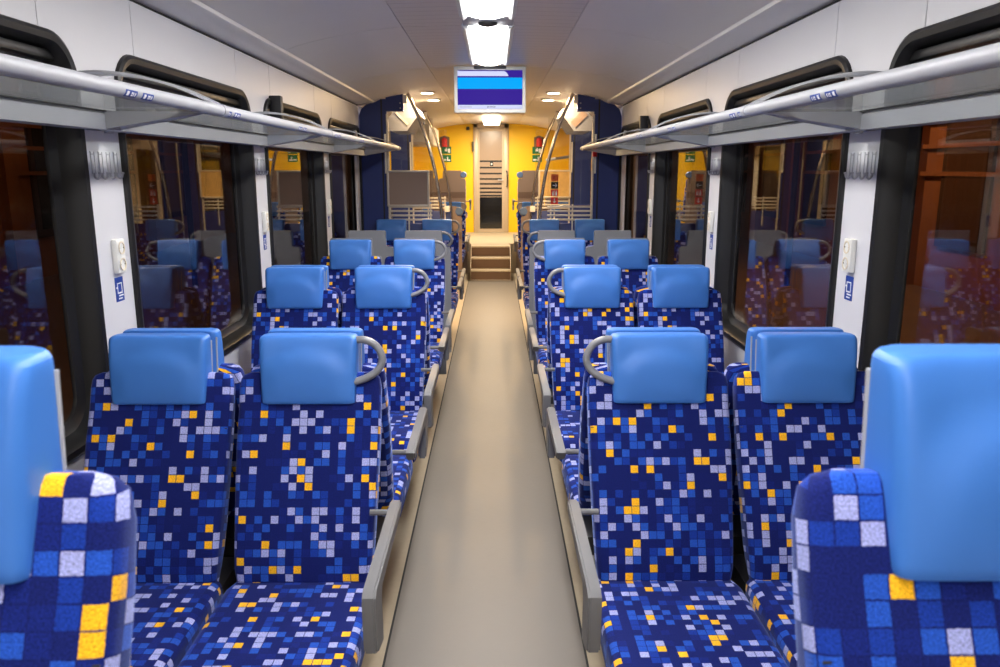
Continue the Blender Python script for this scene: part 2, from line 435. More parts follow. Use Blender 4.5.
# ------------------------------------------------------------ seats
def add_uv(bm):
    return bm.loops.layers.uv.new('UVMap')
def loft_uv(rings, cap=True, usc=1.0):
    """loft with arc length UVs: u round the ring from its first point, v along the spine"""
    bm = newbm(); uvl = add_uv(bm); n = len(rings[0])
    R_ = [[bm.verts.new(p) for p in r] for r in rings]
    U = []
    for r in rings:
        u = [0.0]
        for i in range(n): u.append(u[-1] + (Vector(r[(i+1) % n]) - Vector(r[i])).length)
        U.append(u)
    V = [0.0]
    for k in range(1, len(rings)):
        V.append(V[-1] + (Vector(rings[k][0]) - Vector(rings[k-1][0])).length)
    mid = max(range(len(rings)), key=lambda k: U[k][-1])
    for k in range(len(rings)-1):
        for i in range(n):
            f = bm.faces.new((R_[k][i], R_[k][(i+1) % n], R_[k+1][(i+1) % n], R_[k+1][i]))
            for lp, (kk, ii) in zip(f.loops, ((k, i), (k, i+1), (k+1, i+1), (k+1, i))):
                u = U[kk][ii]; 
                if i >= n//2: u = u - U[kk][-1]
                lp[uvl].uv = (u, V[kk])
    if cap:
        for vs, v0 in ((R_[0][::-1], V[0]), (R_[-1], V[-1])):
            f = bm.faces.new(vs)
            c = f.calc_center_median()
            for lp in f.loops: lp[uvl].uv = (lp.vert.co.x, v0 + (lp.vert.co.y-c.y))
    return bm

BW = 0.2275
def make_back():
    # front face profile (y,z) with half thickness
    prof = [(-.300, .375, .028), (-.292, .46, .040), (-.272, .52, .046), (-.236, .61, .046), (-.190, .72, .042), (-.144, .825, .038),
            (-.098, .925, .034), (-.078, .985, .032), (-.070, 1.008, .028), (-.064, 1.020, .021), (-.056, 1.027, .010)]
    rings = []
    for i, (y, z, t) in enumerate(prof):
        p0, p1 = prof[max(i-1, 0)], prof[min(i+1, len(prof)-1)]
        d = Vector((0, p1[0]-p0[0], p1[1]-p0[1])).normalized()
        nrm = Vector((0, d.z, -d.y))         # pointing back
        if i >= 8: nrm = Vector((0, 1, -0.15)).normalized()
        t2 = t
        c = Vector((0, y, z)) + nrm*t
        wd = BW - 0.017*max(0, min(1, (0.80-z)/0.38))
        if i == 0: wd -= 0.010
        if i == len(prof)-3: wd = BW-0.004
        if i == len(prof)-2: wd = BW-0.012
        if i == len(prof)-1: wd = BW-0.032
        rings.append([tuple(c + Vector((u, 0, 0)) + nrm*v) for u, v in rrect(wd, t2, 0.022, 4, 3)])
    return loft_uv(rings)
def make_cushion():
    # spine from crease to the front lip; ring lies in X / normal
    prof = [(-.265, .372, .045), (-.33, .374, .052), (-.50, .372, .054), (-.62, .372, .056), (-.74, .374, .056), (-.78, .370, .052), (-.81, .362, .040), (-.822, .356, .022)]
    rings = []
    for i, (y, z, t) in enumerate(prof):
        wd = BW+0.002
        if i == 0: wd -= 0.01
        if i == len(prof)-2: wd -= 0.006
        if i == len(prof)-1: wd -= 0.03
        rings.append([(u, y, z - v) for u, v in rrect(wd, t, 0.03, 4, 3)])
    return loft_uv(rings)
def make_headrest():
    zs = [(.925, .010, -.102), (.930, .022, -.104), (.945, .028, -.103), (.975, .030, -.100), (1.01, .031, -.096), (1.05, .032, -.092), (1.085, .033, -.087),
          (1.11, .034, -.082), (1.13, .034, -.078), (1.145, .033, -.073), (1.158, .030, -.068), (1.166, .022, -.062), (1.169, .010, -.055)]
    rings = []
    for i, (z, t, yf) in enumerate(zs):
        z = 0.931 + (z-.925)*(1.150-0.931)/(1.169-.925); yf -= 0.004
        wd = 0.149 + 0.008*(z-.925)/.24
        if i == 0: wd -= 0.006
        elif i == len(zs)-1: wd -= 0.018
        elif i == len(zs)-2: wd -= 0.006
        yb = -0.010
        ym, th = (yf+yb)/2, (yb-yf)/2
        if i == 0: th *= 0.7
        ring = []
        for u, v in rrect(wd, th, 0.018, 4, 6):
            y = ym+v
            if v < 0:
                # raised bolster under an arched crease
                dome = 1.112 - 2.6*u*u - 30*u**4
                k = max(0, min(1, (dome - z)/0.03)); k = k*k*(3-2*k)
                edge = max(0, min(1, (0.135-abs(u))/0.035)); bot = max(0, min(1, (z-.93)/0.06))
                y -= 0.011*k*edge*bot - 0.004*(1-k)*edge*(1 if z > .97 else 0)
            ring.append((u, y, z))
        rings.append(ring)
    return loft(newbm(), rings)
def make_armrest(s):
    """s = side of the seat that looks on the aisle"""
    x0, x1 = sorted((s*0.268, s*0.302))
    pts = [(-.20, .668), (-.22, .675), (-.74, .675), (-.765, .662), (-.77, .64), (-.762, .51), (-.735, .495), (-.65, .475), (-.655, .53),
           (-.668, .60), (-.645, .636), (-.30, .638), (-.22, .635)]
    bm = prism(newbm(), pts, 0, x0, x1)
    bmesh.ops.bevel(bm, geom=[e for e in bm.edges if abs(e.verts[0].co.x - e.verts[1].co.x) < 1e-6], offset=0.005, segments=2, affect='EDGES')
    tube(bm, [(s*0.21, -.255, .652), (s*0.280, -.255, .652)], 0.010, 8)
    return bm
def make_loop(s):
    pts = cat([(s*0.145, -.050, 1.132), (s*0.178, -.050, 1.133), (s*0.214, -.052, 1.115), (s*0.234, -.058, 1.076), (s*0.222, -.066, 1.040),
               (s*0.188, -.076, 1.016), (s*0.146, -.082, 1.002)], 5)
    return tube(newbm(), pts, 0.0122, 12)

PARTS = {}
def mesh_once(key, fn, m, name):
    if key not in PARTS:
        o = obj(name, fn(), m)
        if key == 'head':
            sb = o.modifiers.new('s', 'SUBSURF'); sb.levels = 1; sb.render_levels = 1
            me = bpy.data.meshes.new_from_object(o.evaluated_get(bpy.context.evaluated_depsgraph_get()))
            me.name = name
            for p in me.polygons: p.use_smooth = True
        else: me = o.data
        bpy.data.objects.remove(o); PARTS[key] = me
    return PARTS[key]
def part(me, name, parent, loc=(0, 0, 0)):
    o = bpy.data.objects.new(name, me); C.objects.link(o); o.parent = parent; o.location = loc; return o
def shell_bm(kind):
    bm = newbm()
    pts = [(-0.222, .10), (.222, .10), (.226, .40), (.226, 1.00), (.218, 1.02), (.158, 1.022), (.158, 1.148), (.150, 1.158), (-.150, 1.158), (-.158, 1.148),
           (-.158, 1.022), (-.218, 1.02), (-.226, 1.00), (-.226, .40)]
    prism(bm, pts, 1, -0.006, 0.012)
    bmesh.ops.bevel(bm, geom=[e for e in bm.edges if e.verts[0].co.y > .011 and e.verts[1].co.y > .011], offset=0.005, segments=2, affect='EDGES')
    return bm
def base_bm():
    bm = newbm()
    box(bm, -.20, .20, -.72, -.10, .28, .320)
    prism(bm, [(-.60, .0), (-.22, .0), (-.16, .285), (-.66, .285)], 0, -.05, .05)
    box(bm, -.09, .09, -.62, -.20, 0.0, .02)
    return bm
def lumbar_bm():
    # side brackets joining backrest and cushion
    return box(newbm(), -.215, .215, -.34, -.06, .320, .385)

def make_seat(label, x, yc, facing, zf=0.0, aisle=None, loop=False, shell='shell_grey', group=None):
    """facing -1 looks at the camera, +1 looks away. aisle: world side of the aisle seen from the seat (+1/-1) or None"""
    t = thing('train_seat', label, 'seat', (x, yc, zf), 0 if facing < 0 else PI, group)
    part(mesh_once('back', make_back, M['fabric'], 'backrest'), 'backrest', t)
    part(mesh_once('cush', make_cushion, M['fabric'], 'seat_cushion'), 'seat_cushion', t)
    h = part(mesh_once('head', make_headrest, M['leather'], 'headrest'), 'headrest', t)
    for q in (-1, 1):
        me = mesh_once('pipe%d' % q, lambda: tube(newbm(), [(q*.1465, -.019, .94), (q*.1540, -.019, 1.125)], 0.003, 6), M['piping'], 'piping')
        part(me, 'piping', h)
    part(mesh_once('seam', lambda: tube(newbm(), [(-.222, -.1235, .862), (.222, -.1235, .862)], 0.0016, 6), M['dark'], 'seam'), 'seam', t)
    if shell:
        part(mesh_once(shell, lambda: shell_bm(shell), M[shell], 'back_shell'), 'back_shell', t)
        if shell == 'shell_brown':
            part(mesh_once('band', lambda: box(newbm(), -.222, .222, .012, .016, .70, .80), M['shell_band'], 'shell_band'), 'shell_band', t)
            if aisle:
                q = aisle if facing < 0 else -aisle
                part(mesh_once('wing%d' % q, lambda: tube(newbm(), [(q*.190, -.05, 1.085), (q*.190, .010, 1.085), (q*.190, .018, 1.085)], [.055, .055, .045], 20), M['wing'], 'side_wing'), 'side_wing', t)
    part(mesh_once('base', base_bm, M['dark'], 'pedestal'), 'pedestal', t)
    part(mesh_once('lum', lumbar_bm, M['dark'], 'hinge_frame'), 'hinge_frame', t)
    if aisle:
        ls = aisle if facing < 0 else -aisle
        part(mesh_once('arm%d' % ls, lambda: make_armrest(ls), M['arm'], 'armrest'), 'armrest', t, (0, 0, -0.018))
        if loop:
            part(mesh_once('loop%d' % ls, lambda: make_loop(ls), M['loop'], 'grab_loop'), 'grab_loop', t)
    return t

XA, XWd = 0.562, 1.040
YA, YB, YC, YD, YEr = 2.50, 4.24, 5.90, 6.63, 8.29
rows = [  # y, facing, row words, loop, shell
    (YA, -1, 'nearest full row', True, None),
    (YA, 1, 'away-facing row directly behind the nearest full row', False, None),
    (YB, -1, 'second camera-facing row', True, None),
    (YB, 1, 'away-facing row directly behind the second camera-facing row', False, None),
    (YC, -1, 'third camera-facing row', True, 'shell_grey'),
    (YD, 1, 'grey-shelled row behind the third camera-facing row', True, 'shell_grey'),
    (YEr, -1, 'shaded row against the navy partition', True, None),
]
for y, f, desc, lp, sh in rows:
    for side, s in SIDES:
        for pos, x in (('aisle', XA), ('window', XWd)):
            make_seat('%s %s seat, %s' % (side, pos, desc), s*x, y + 0.006*f, f,
                      0, -s if pos == 'aisle' else None, lp, sh, 'blue checked seats of the lower deck')
# foreground seats on the near platform
for side, s in SIDES:
    make_seat('large blurred blue checked seat in the %s foreground corner' % side, s*(XA+0.004), 0.785, -1, 0.346, -s, False, None, 'two blurred foreground seats')
# far seats beside the stairs and on the far platform
for side, s in SIDES:
    for pos, x in (('aisle', 0.64), ('window', 1.118)):
        a = -s if pos == 'aisle' else None
        make_seat('%s %s seat with taupe shell just before the stairs' % (side, pos), s*x, 10.98, 1, 0, a, True, 'shell_brown', 'seats beside the stairs')
        make_seat('%s %s seat facing the camera level with the stairs' % (side, pos), s*x, 12.64, -1, 0, a, True, None, 'seats beside the stairs')
        make_seat('%s %s taupe-backed seat on the upper deck by the yellow wall' % (side, pos), s*(x+0.03), 13.5, 1, 0.48, a, False, 'shell_brown', 'seats on the far upper deck')

# ------------------------------------------------------------ luggage racks
def rack(side, s):
    t = thing('luggage_rack', 'grey tube luggage rack with glass shelf along the %s wall' % side, 'luggage rack', (0, 0, 0))
    XT, ZT = 0.968, 1.878
    y0, y1 = -2.0, 8.32
    obj('rail_tube', tube(newbm(), [(s*XT, y0, ZT), (s*XT, y1, ZT)], 0.0205, 24), M['alu'], t)
    xs = sorted((s*1.285, s*W))
    obj('wall_rail', prism(newbm(), [(s*1.285, 1.800), (s*W, 1.800), (s*W, 1.868), (s*1.305, 1.868), (s*1.285, 1.850)], 1, y0, y1), M['alu_light'], t)
    obj('gasket', box(newbm(), *sorted((s*1.278, s*1.290)), y0, y1, 1.858, 1.863), M['groove'], t, sm=False)
    obj('inner_channel', box(newbm(), *sorted((s*0.980, s*1.002)), y0, y1, 1.862, 1.874), M['alu_light'], t, sm=False)
    ys = [2.80 + 1.94*k for k in range(-2, 3)]
    ends = [y0] + ys + [y1]
    for a, b in zip(ends[:-1], ends[1:]):
        obj('shelf_pane', box(newbm(), *sorted((s*1.0, s*1.285)), a+0.03, b-0.03, 1.860, 1.867), M['shelfglass'], t, sm=False)
    for y in ys + [8.25]:
        # flat arm under the glass
        pts = [(s*0.975, y-0.02), (s*0.975, y+0.02), (s*1.06, y+0.035), (s*1.30, y+0.055), (s*W, y+0.055), (s*W, y-0.055), (s*1.30, y-0.055), (s*1.06, y-0.035)]
        bm = newbm()
        def zb(x): return 1.860 - 0.056*min(1, (abs(x)-0.975)/0.31)
        A = [bm.verts.new((x, yy, 1.860)) for x, yy in pts]; B = [bm.verts.new((x, yy, zb(x)-0.004)) for x, yy in pts]
        bm.faces.new(A); bm.faces.new(B[::-1])
        for i in range(len(pts)): bm.faces.new((A[i], B[i], B[(i+1) % 8], A[(i+1) % 8]))
        obj('support_arm', bm, M['alu_light'], t)
        for dy in (-0.045, 0.03):
            arcp = cat([(s*(W-0.002), y+dy, 1.985), (s*1.28, y+dy, 1.988), (s*1.18, y+dy+0.05, 1.978), (s*1.08, y+dy+0.11, 1.950), (s*1.00, y+dy+0.16, 1.912), (s*0.972, y+dy+0.18, 1.895)], 4)
            rg = [[p + Vector((0, -0.013, -0.004)), p + Vector((0, 0.013, -0.004)), p + Vector((0, 0.013, 0.004)), p + Vector((0, -0.013, 0.004))] for p in arcp]
            obj('divider_bar', loft(newbm(), rg), M['alu'], t)
        obj('tube_clamp', tube(newbm(), [(s*XT, y+0.16, ZT), (s*XT, y+0.20, ZT)], 0.0225, 24), M['alu_light'], t)
    # seat number stickers wrapped on the aisle side of the tube
    for yc in [0.40, 1.30, 2.26, 3.05, 4.15, 5.07, 6.0, 6.8, 7.9]:
        for d in (-0.052, 0.052):
            bm = newbm()
            for ma, (a0, a1, q0, q1, rr) in enumerate(((182, 240, -0.036, 0.036, 0.0209), )):
                k = 6
                va = [[bm.verts.new((s*XT + s*math.cos(math.radians(a0+(a1-a0)*i/k))*rr, yc+d+q, ZT+math.sin(math.radians(a0+(a1-a0)*i/k))*rr)) for i in range(k+1)] for q in (q0, q1)]
                for i in range(k): bm.faces.new((va[0][i], va[0][i+1], va[1][i+1], va[1][i]))
            so = obj('seat_number_sticker', bm, M['blue'], t)
            bm = newbm(); rr = 0.0212
            for (a0, a1, q0, q1) in ((192, 228, -0.026, -0.012), (196, 210, 0.0, 0.010), (214, 228, 0.0, 0.010), (196, 228, 0.012, 0.016), (196, 228, 0.021, 0.027)):
                qs = (q0, q1) if s < 0 else (q0, q1)
                va = [[bm.verts.new((s*XT + s*math.cos(math.radians(a0+(a1-a0)*i/3))*rr, yc+d+q, ZT+math.sin(math.radians(a0+(a1-a0)*i/3))*rr)) for i in range(4)] for q in qs]
                for i in range(3): bm.faces.new((va[0][i], va[0][i+1], va[1][i+1], va[1][i]))
            obj('sticker_print', bm, M['whitep'], so)
    obj('end_cap', tube(newbm(), [(s*XT, y1, ZT), (s*XT, y1+0.01, ZT), (s*XT, y1+0.02, ZT)], [0.022, 0.020, 0.012], 16), M['alu_light'], t)
    # reading lights under the rail at each pillar
    for pc in PIL[1:4+1]:
        if pc > 8: continue
        l = obj('reading_light', tube(newbm(), [(s*1.330, pc, 1.80), (s*1.330, pc, 1.792)], [0.018, 0.016], 12), M['alu_light'], t)
        ld = bpy.data.lights.new('reading_light_beam', 'SPOT'); ld.energy = 0.4; ld.spot_size = math.radians(100); ld.spot_blend = 0.6; ld.shadow_soft_size = 0.02
        ld.color = (1, 0.97, 0.93)
        lo = bpy.data.objects.new('reading_light_beam', ld); C.objects.link(lo); lo.parent = l; lo.location = (s*1.335, pc, 1.789); lo.rotation_euler = (0, s*math.radians(14), 0)
for side, s in SIDES: rack(side, s)

# ------------------------------------------------------------ pillar fittings
def hook_bm(s):
    bm = newbm()
    box(bm, -0.003, 0.0, -0.0125, 0.0125, -0.040, 0.045, 0.001)
    return bm
def wire_bm():
    bm = newbm()
    for yy in (-0.0115, 0.0115): tube(bm, [(-0.004, yy, 0.042), (-0.004, yy, -0.034)], 0.0014, 6)
    tube(bm, cat([(-0.004, 0, -0.03), (-0.007, 0, -0.044), (-0.015, 0, -0.050), (-0.022, 0, -0.043), (-0.024, 0, -0.032)], 4), 0.0042, 8)
    tube(bm, [(-0.025, 0, -0.028), (-0.024, 0, -0.034)], 0.006, 8)
    for yy in (-0.004, 0.004): tube(bm, [(-0.0028, yy, 0.034), (-0.0045, yy, 0.034)], 0.0022, 6)
    return bm
o = obj('coat_hook', hook_bm(1), M['wall']); hook_me = o.data; bpy.data.objects.remove(o)
o = obj('hook_wire', wire_bm(), mat('hook_grey', (160, 160, 166), 0.35)); wire_me = o.data; bpy.data.objects.remove(o)
o = obj('p', box(newbm(), -0.022, 0, -0.032, 0.032, -0.062, 0.062, 0.005), M['white']); sock_me = o.data; bpy.data.objects.remove(o)
def outlet_bm():
    bm = newbm(); N_ = 20
    rings = [[(x, r*math.cos(2*PI*k/N_), r*math.sin(2*PI*k/N_)) for k in range(N_)] for x, r in ((-0.0235, 0.0235), (-0.0255, 0.0235), (-0.0255, 0.019), (-0.010, 0.017))]
    loft(bm, rings, cap=False); bm.faces.new([bm.verts[i] if False else v for i, v in enumerate(list(bm.verts)[-N_:])])
    return bm
o = obj('p', outlet_bm(), M['cream']); out_me = o.data; bpy.data.objects.remove(o)
def pins_bm():
    bm = newbm()
    for z in (-0.009, 0.009): tube(bm, [(-0.012, 0, z), (-0.0098, 0, z)], 0.003, 8)
    box(bm, -0.024, -0.012, -0.018, -0.014, -0.002, 0.002); box(bm, -0.024, -0.012, 0.014, 0.018, -0.002, 0.002)
    return bm
o = obj('p', pins_bm(), M['dark']); pin_me = o.data; bpy.data.objects.remove(o)
names3 = {1: 'first pillar', 2: 'second pillar', 3: 'third pillar'}
ordh = ['nearest', 'second nearest', 'third nearest', 'farthest']
for side, s in SIDES:
    for i, pc in enumerate(PIL[2:5]):
        k = i+1
        for h in range(4):
            t = bpy.data.objects.new('coat_hook', hook_me); C.objects.link(t)
            t.location = (s*W, pc-0.084+0.056*h, 1.685); t.rotation_euler = (0, 0, 0 if s > 0 else PI)
            part(wire_me, 'hook_wire', t)
            tag(t, 'small grey coat hook, %s of four on the %s, %s wall' % (ordh[h], names3[k], side), 'coat hook', 'coat hooks on the window pillars')
        t = thing('power_socket', 'white double power socket on the %s of the %s wall' % (names3[k], side), 'power socket', (s*W, pc+0.02, 1.355), 0 if s > 0 else PI, 'power sockets on the pillars')
        part(sock_me, 'socket_plate', t)
        for zz in (-0.030, 0.030):
            oo = part(out_me, 'outlet', t, (0, 0, zz)); part(pin_me, 'contacts', oo)
        g = thing('laptop_sign', 'small blue laptop pictogram sign under the socket on the %s of the %s wall' % (names3[k], side), 'sign', (s*W, pc+0.02, 1.232), 0 if s > 0 else PI, 'laptop signs under the sockets')
        obj('sign_plate', box(newbm(), -0.0015, 0, -0.031, 0.031, -0.045, 0.045), M['blue'], g, sm=False)
        bm = newbm()
        for (a0, a1, z0, z1) in ((-0.018, -0.014, -0.014, 0.024), (0.014, 0.018, -0.014, 0.024), (-0.018, 0.018, 0.020, 0.024), (-0.018, 0.018, -0.016, -0.011), (-0.024, 0.010, -0.026, -0.021), (0.018, 0.026, 0.004, 0.010),
                                 (-0.014, -0.008, -0.037, -0.032), (-0.005, 0.003, -0.037, -0.032), (0.006, 0.013, -0.037, -0.032)):
            box(bm, -0.0025, -0.0015, a0, a1, z0, z1)
        obj('laptop_pictogram', bm, M['whitep'], g, sm=False)

# ------------------------------------------------------------ ceiling lamps
def area(name, loc, sx, sy, e, col=(1, 1, 1), rot=(0, 0, 0), parent=None, spread=None):
    ld = bpy.data.lights.new(name, 'AREA'); ld.shape = 'RECTANGLE'; ld.size = sx; ld.size_y = sy; ld.energy = e; ld.color = col
    if spread: ld.spread = spread
    lo = bpy.data.objects.new(name, ld); C.objects.link(lo); lo.location = loc; lo.rotation_euler = rot
    if parent: lo.parent = parent
    return lo
lampspec = [(-2.7, -0.2, 'behind the camera'), (0.1, 2.25, 'above the camera'), (2.50, 4.40, 'nearest in view on the ceiling centre line'), (4.66, 6.28, 'just before the information screen')]
for y0, y1, d in lampspec:
    t = thing('ceiling_lamp', 'long white fluorescent ceiling lamp %s' % d, 'ceiling lamp', (0, (y0+y1)/2, 2.49), 0, 'centre line ceiling lamps')
    hl = (y1-y0)/2
    for sx in (-1, 1):
        obj('side_rail', prism(newbm(), [(sx*0.112, 0.0), (sx*0.142, 0.0), (sx*0.150, -0.030), (sx*0.128, -0.048), (sx*0.112, -0.040)], 1, -hl, hl), M['white'], t)
    rings = []
    for yy, k in ((-hl+0.01, 0.55), (-hl+0.05, 0.85), (-hl+0.10, 1.0), (hl-0.10, 1.0), (hl-0.05, 0.85), (hl-0.01, 0.55)):
        wv = 0.110 if k > 0.8 else 0.085
        rings.append([(-wv, yy, -0.005), (-wv, yy, -0.025*k), (-wv*0.75, yy, -0.048*k), (-wv*0.35, yy, -0.060*k), (wv*0.35, yy, -0.060*k), (wv*0.75, yy, -0.048*k), (wv, yy, -0.025*k), (wv, yy, -0.005)])
    obj('diffuser', loft(newbm(), rings), M['lamp'], t)
    for sx in (-0.10, 0.10):
        obj('end_clip', tube(newbm(), [(sx, hl, -0.02), (sx, hl+0.04, -0.02)], 0.014, 10), M['alu'], t)
    area('lamp_light', (0, 0, -0.075), 0.14, 2*hl-0.1, 11*LAMP*(0.35 if y0 < 2 else 1.0)*(y1-y0)/1.8, (1.0, 0.985, 0.97) if y0 < 4 else (1.0, 0.88, 0.72), parent=t)
# sensor plate between the two visible lamps
t = thing('sensor_plate', 'grey plate with round sensor between two ceiling lamps', 'sensor', (0, 4.53, 2.485))
obj('cover_plate', box(newbm(), -0.14, 0.14, -0.14, 0.14, -0.028, 0.0, 0.006), M['alu_light'], t)
obj('sensor_dome', tube(newbm(), [(0, 0.04, -0.026), (0, 0.04, -0.040), (0, 0.04, -0.048)], [0.055, 0.050, 0.02], 20), M['dark'], t)
# far lamps over the upper deck
t = thing('ceiling_lamp', 'short white ceiling lamp before the far door', 'ceiling lamp', (0, 13.5, 2.49), 0, 'centre line ceiling lamps')
obj('diffuser', box(newbm(), -0.14, 0.14, -0.7, 0.7, -0.075, 0, 0.015), mat('far_lamp_diffuser', (255, 236, 200), 0.5, emit=6), t)
area('lamp_light', (0, 0, -0.09), 0.22, 1.3, 58, (1.0, 0.84, 0.62), parent=t)
# downlights in the vestibule
for (x, y, d) in ((-0.67, 8.62, 'left side, nearer'), (-0.67, 9.50, 'left side, farther'), (0.67, 8.62, 'right side, nearer'), (0.67, 9.50, 'right side, farther')):
    t = thing('downlight', 'small round recessed ceiling spotlight over the vestibule, %s' % d, 'downlight', (x, y, 2.459), 0, 'vestibule downlights')
    obj('trim_ring', tube(newbm(), [(0, 0, 0.004), (0, 0, -0.008)], [0.085, 0.080], 24), M['alu_light'], t)
    obj('lens', tube(newbm(), [(0, 0, -0.004), (0, 0, -0.012)], [0.068, 0.064], 24), M['lamp_warm'], t)
    area('downlight_light', (0, 0, -0.02), 0.12, 0.12, 24, (1.0, 0.68, 0.36), parent=t)

# ------------------------------------------------------------ information screen
t = thing('information_screen', 'hanging flat information screen with white, cyan and indigo bands', 'screen', (0.003, 6.58, 2.295))
obj('housing', box(newbm(), -0.292, 0.292, 0.0, 0.07, -0.182, 0.182, 0.010), M['bezel'], t)
plate('display', -0.262, 0.262, -0.003, 0.004, -0.152, 0.150, M['scr_indigo'], t)
plate('cyan_band', -0.262, 0.262, -0.0045, -0.0028, 0.005, 0.092, M['scr_cyan'], t)
bm = newbm(); prism(bm, [(-0.262, 0.104), (0.150, 0.104), (0.142, 0.120), (0.130, 0.134), (0.112, 0.142), (-0.240, 0.142), (-0.262, 0.148)], 1, -0.0045, -0.0028); obj('white_banner', bm, M['scr_white'], t, sm=False)
plate('footer', -0.262, 0.262, -0.0045, -0.0028, -0.152, -0.120, M['scr_white'], t)
def text(body, size, m, parent, loc, rot, name='lettering', al='CENTER'):
    cu = bpy.data.curves.new(name, 'FONT'); cu.body = body; cu.size = size; cu.align_x = al; cu.align_y = 'CENTER'; cu.extrude = 0.0004
    tmp = bpy.data.objects.new(name, cu); C.objects.link(tmp)
    dg = bpy.context.evaluated_depsgraph_get(); me = bpy.data.meshes.new_from_object(tmp.evaluated_get(dg))
    bpy.data.objects.remove(tmp)
    o = bpy.data.objects.new(name, me); C.objects.link(o); me.materials.clear(); me.materials.append(m); o.parent = parent; o.location = loc; o.rotation_euler = rot
    return o
text('00:00:00', 0.020, M['black'], t, (0.01, -0.006, -0.136), (PI/2, 0, 0))
bm = newbm()
for k in range(9): box(bm, -0.245+k*0.011, -0.238+k*0.011, -0.006, -0.0045, -0.140, -0.132)
obj('small_print', bm, M['shell_grey'], t, sm=False)
for sx in (-0.1, 0.1): obj('hanger', box(newbm(), sx-0.012, sx+0.012, 0.02, 0.05, 0.17, 0.19), M['alu'], t)
obj('cable_cover', box(newbm(), -0.13, 0.13, -0.01, 0.05, 0.160, 0.182, 0.004), M['dark'], t)

# ------------------------------------------------------------ vestibule partitions
def partition(side, s, Y, near, panel):
    where = 'near' if near else 'far'
    desc = {'brown': 'with framed taupe board', 'map': 'with framed tan route map', None: 'without a board'}[panel]
    t = thing('vestibule_partition', 'navy and glass partition at the %s side of the vestibule on the %s, %s' % (where, side, desc), 'partition', (0, Y, 0))
    # outer wall panel with rounded top corner
    pts = [(s*1.135, 0), (s*(W-0.001), 0), (s*(W-0.001), 2.20), (s*1.335, 2.27), (s*1.28, 2.318), (s*1.20, 2.335), (s*1.135, 2.365)]
    obj('outer_panel', prism(newbm(), pts, 1, 0, 0.05), M['navy'], t, sm=False)
    plate('panel_trim', *sorted((s*1.118, s*1.135)), 0.0, 0.055, 0, 2.37, M['groove'], t)
    plate('inner_panel', *sorted((s*1.075, s*1.118)), 0, 0.05, 0, 2.37, M['navy'], t)
    obj('top_block', prism(newbm(), [(s*0.90, 2.25), (s*1.08, 2.25), (s*1.08, 2.385), (s*0.90, 2.42)], 1, -0.004, 0.09), M['navy'], t, sm=False)
    bm = newbm()
    for zz in (2.28, 2.33): tube(bm, [(s*0.93, -0.012, zz), (s*0.93, 0, zz)], 0.008, 8)
    obj('block_bolts', bm, M['alu'], t)
    plate('pole_bracket', *sorted((s*0.86, s*0.90)), -0.02, 0.06, 2.33, 2.41, M['trim'], t)
    plate('edge_profile', *sorted((s*1.060, s*1.080)), -0.012, 0.012, 0.0, 2.22, M['trim'], t)
    plate('white_handle_strip', *sorted((s*1.085, s*1.103)), -0.018, 0.0, 1.62, 2.02, M['white'], t)
    if near and s > 0:
        plate('emergency_handle', s*1.088-0.02, s*1.088+0.02, -0.05, -0.018, 1.79, 1.87, M['red'], t, 0.006)
    # glass
    plate('glass_pane', *sorted((s*0.60, s*1.062)), 0.010, 0.018, 1.30, 2.18, M['glass'], t)
    # handrail bars
    for k, z in enumerate((1.14, 1.185, 1.23, 1.275)):
        xi = 0.62 if s < 0 else 0.60
        plate('rail_bar', *sorted((s*xi, s*1.068)), -0.018, -0.002, z-0.010, z+0.010, M['trim'], t, 0.003)
    for xx in (0.63, 0.86): plate('rail_post', *sorted((s*xx, s*(xx+0.014))), -0.004, 0.012, 0.9, 1.30, M['trim'], t)
    plate('lower_panel', *sorted((s*0.56, s*1.07)), 0.0, 0.03, 0.08, 1.10, M['navy'], t, 0.004)
    if panel:
        yy = -0.030
        x0, x1, z0, z1 = 0.655, 1.075, 1.290, 1.640
        mm = M['brownpanel'] if panel == 'brown' else M['tan_map']
        b = plate('board', *sorted((s*x0, s*x1)), yy, 0.008, z0, z1, mm, t)
        b['label'] = 'framed taupe board' if panel == 'brown' else 'framed tan route map'
        for q in ((x0, x1, z0-0.012, z0+0.008), (x0, x1, z1-0.008, z1+0.012), (x0-0.012, x0+0.010, z0-0.012, z1+0.012), (x1-0.010, x1+0.012, z0-0.012, z1+0.012)):
            plate('board_frame', *sorted((s*q[0], s*q[1])), yy-0.008, 0.010, q[2], q[3], M['trim'], t, 0.003)
    # curved pole
    if near: P = [(.855, 2.43), (.80, 2.31), (.735, 2.16), (.655, 1.92), (.590, 1.67), (.545, 1.40), (.520, 1.15), (.512, .8), (.512, 0.01)]
    else: P = [(.895, 2.43), (.850, 2.32), (.775, 2.16), (.70, 1.92), (.635, 1.67), (.585, 1.40), (.560, 1.15), (.550, .8), (.550, 0.01)]
    obj('grab_pole', tube(newbm(), [Vector((s*p.x, 0.03, p.z)) for p in cat([(x, 0, z) for x, z in P], 5)], 0.018, 12), M['steel'], t)
    return t
pn = partition('left', -1, 8.36, True, 'brown')
pr_ = partition('right', 1, 8.36, True, None)
partition('left', -1, 10.86, False, None)
partition('right', 1, 10.86, False, 'map')

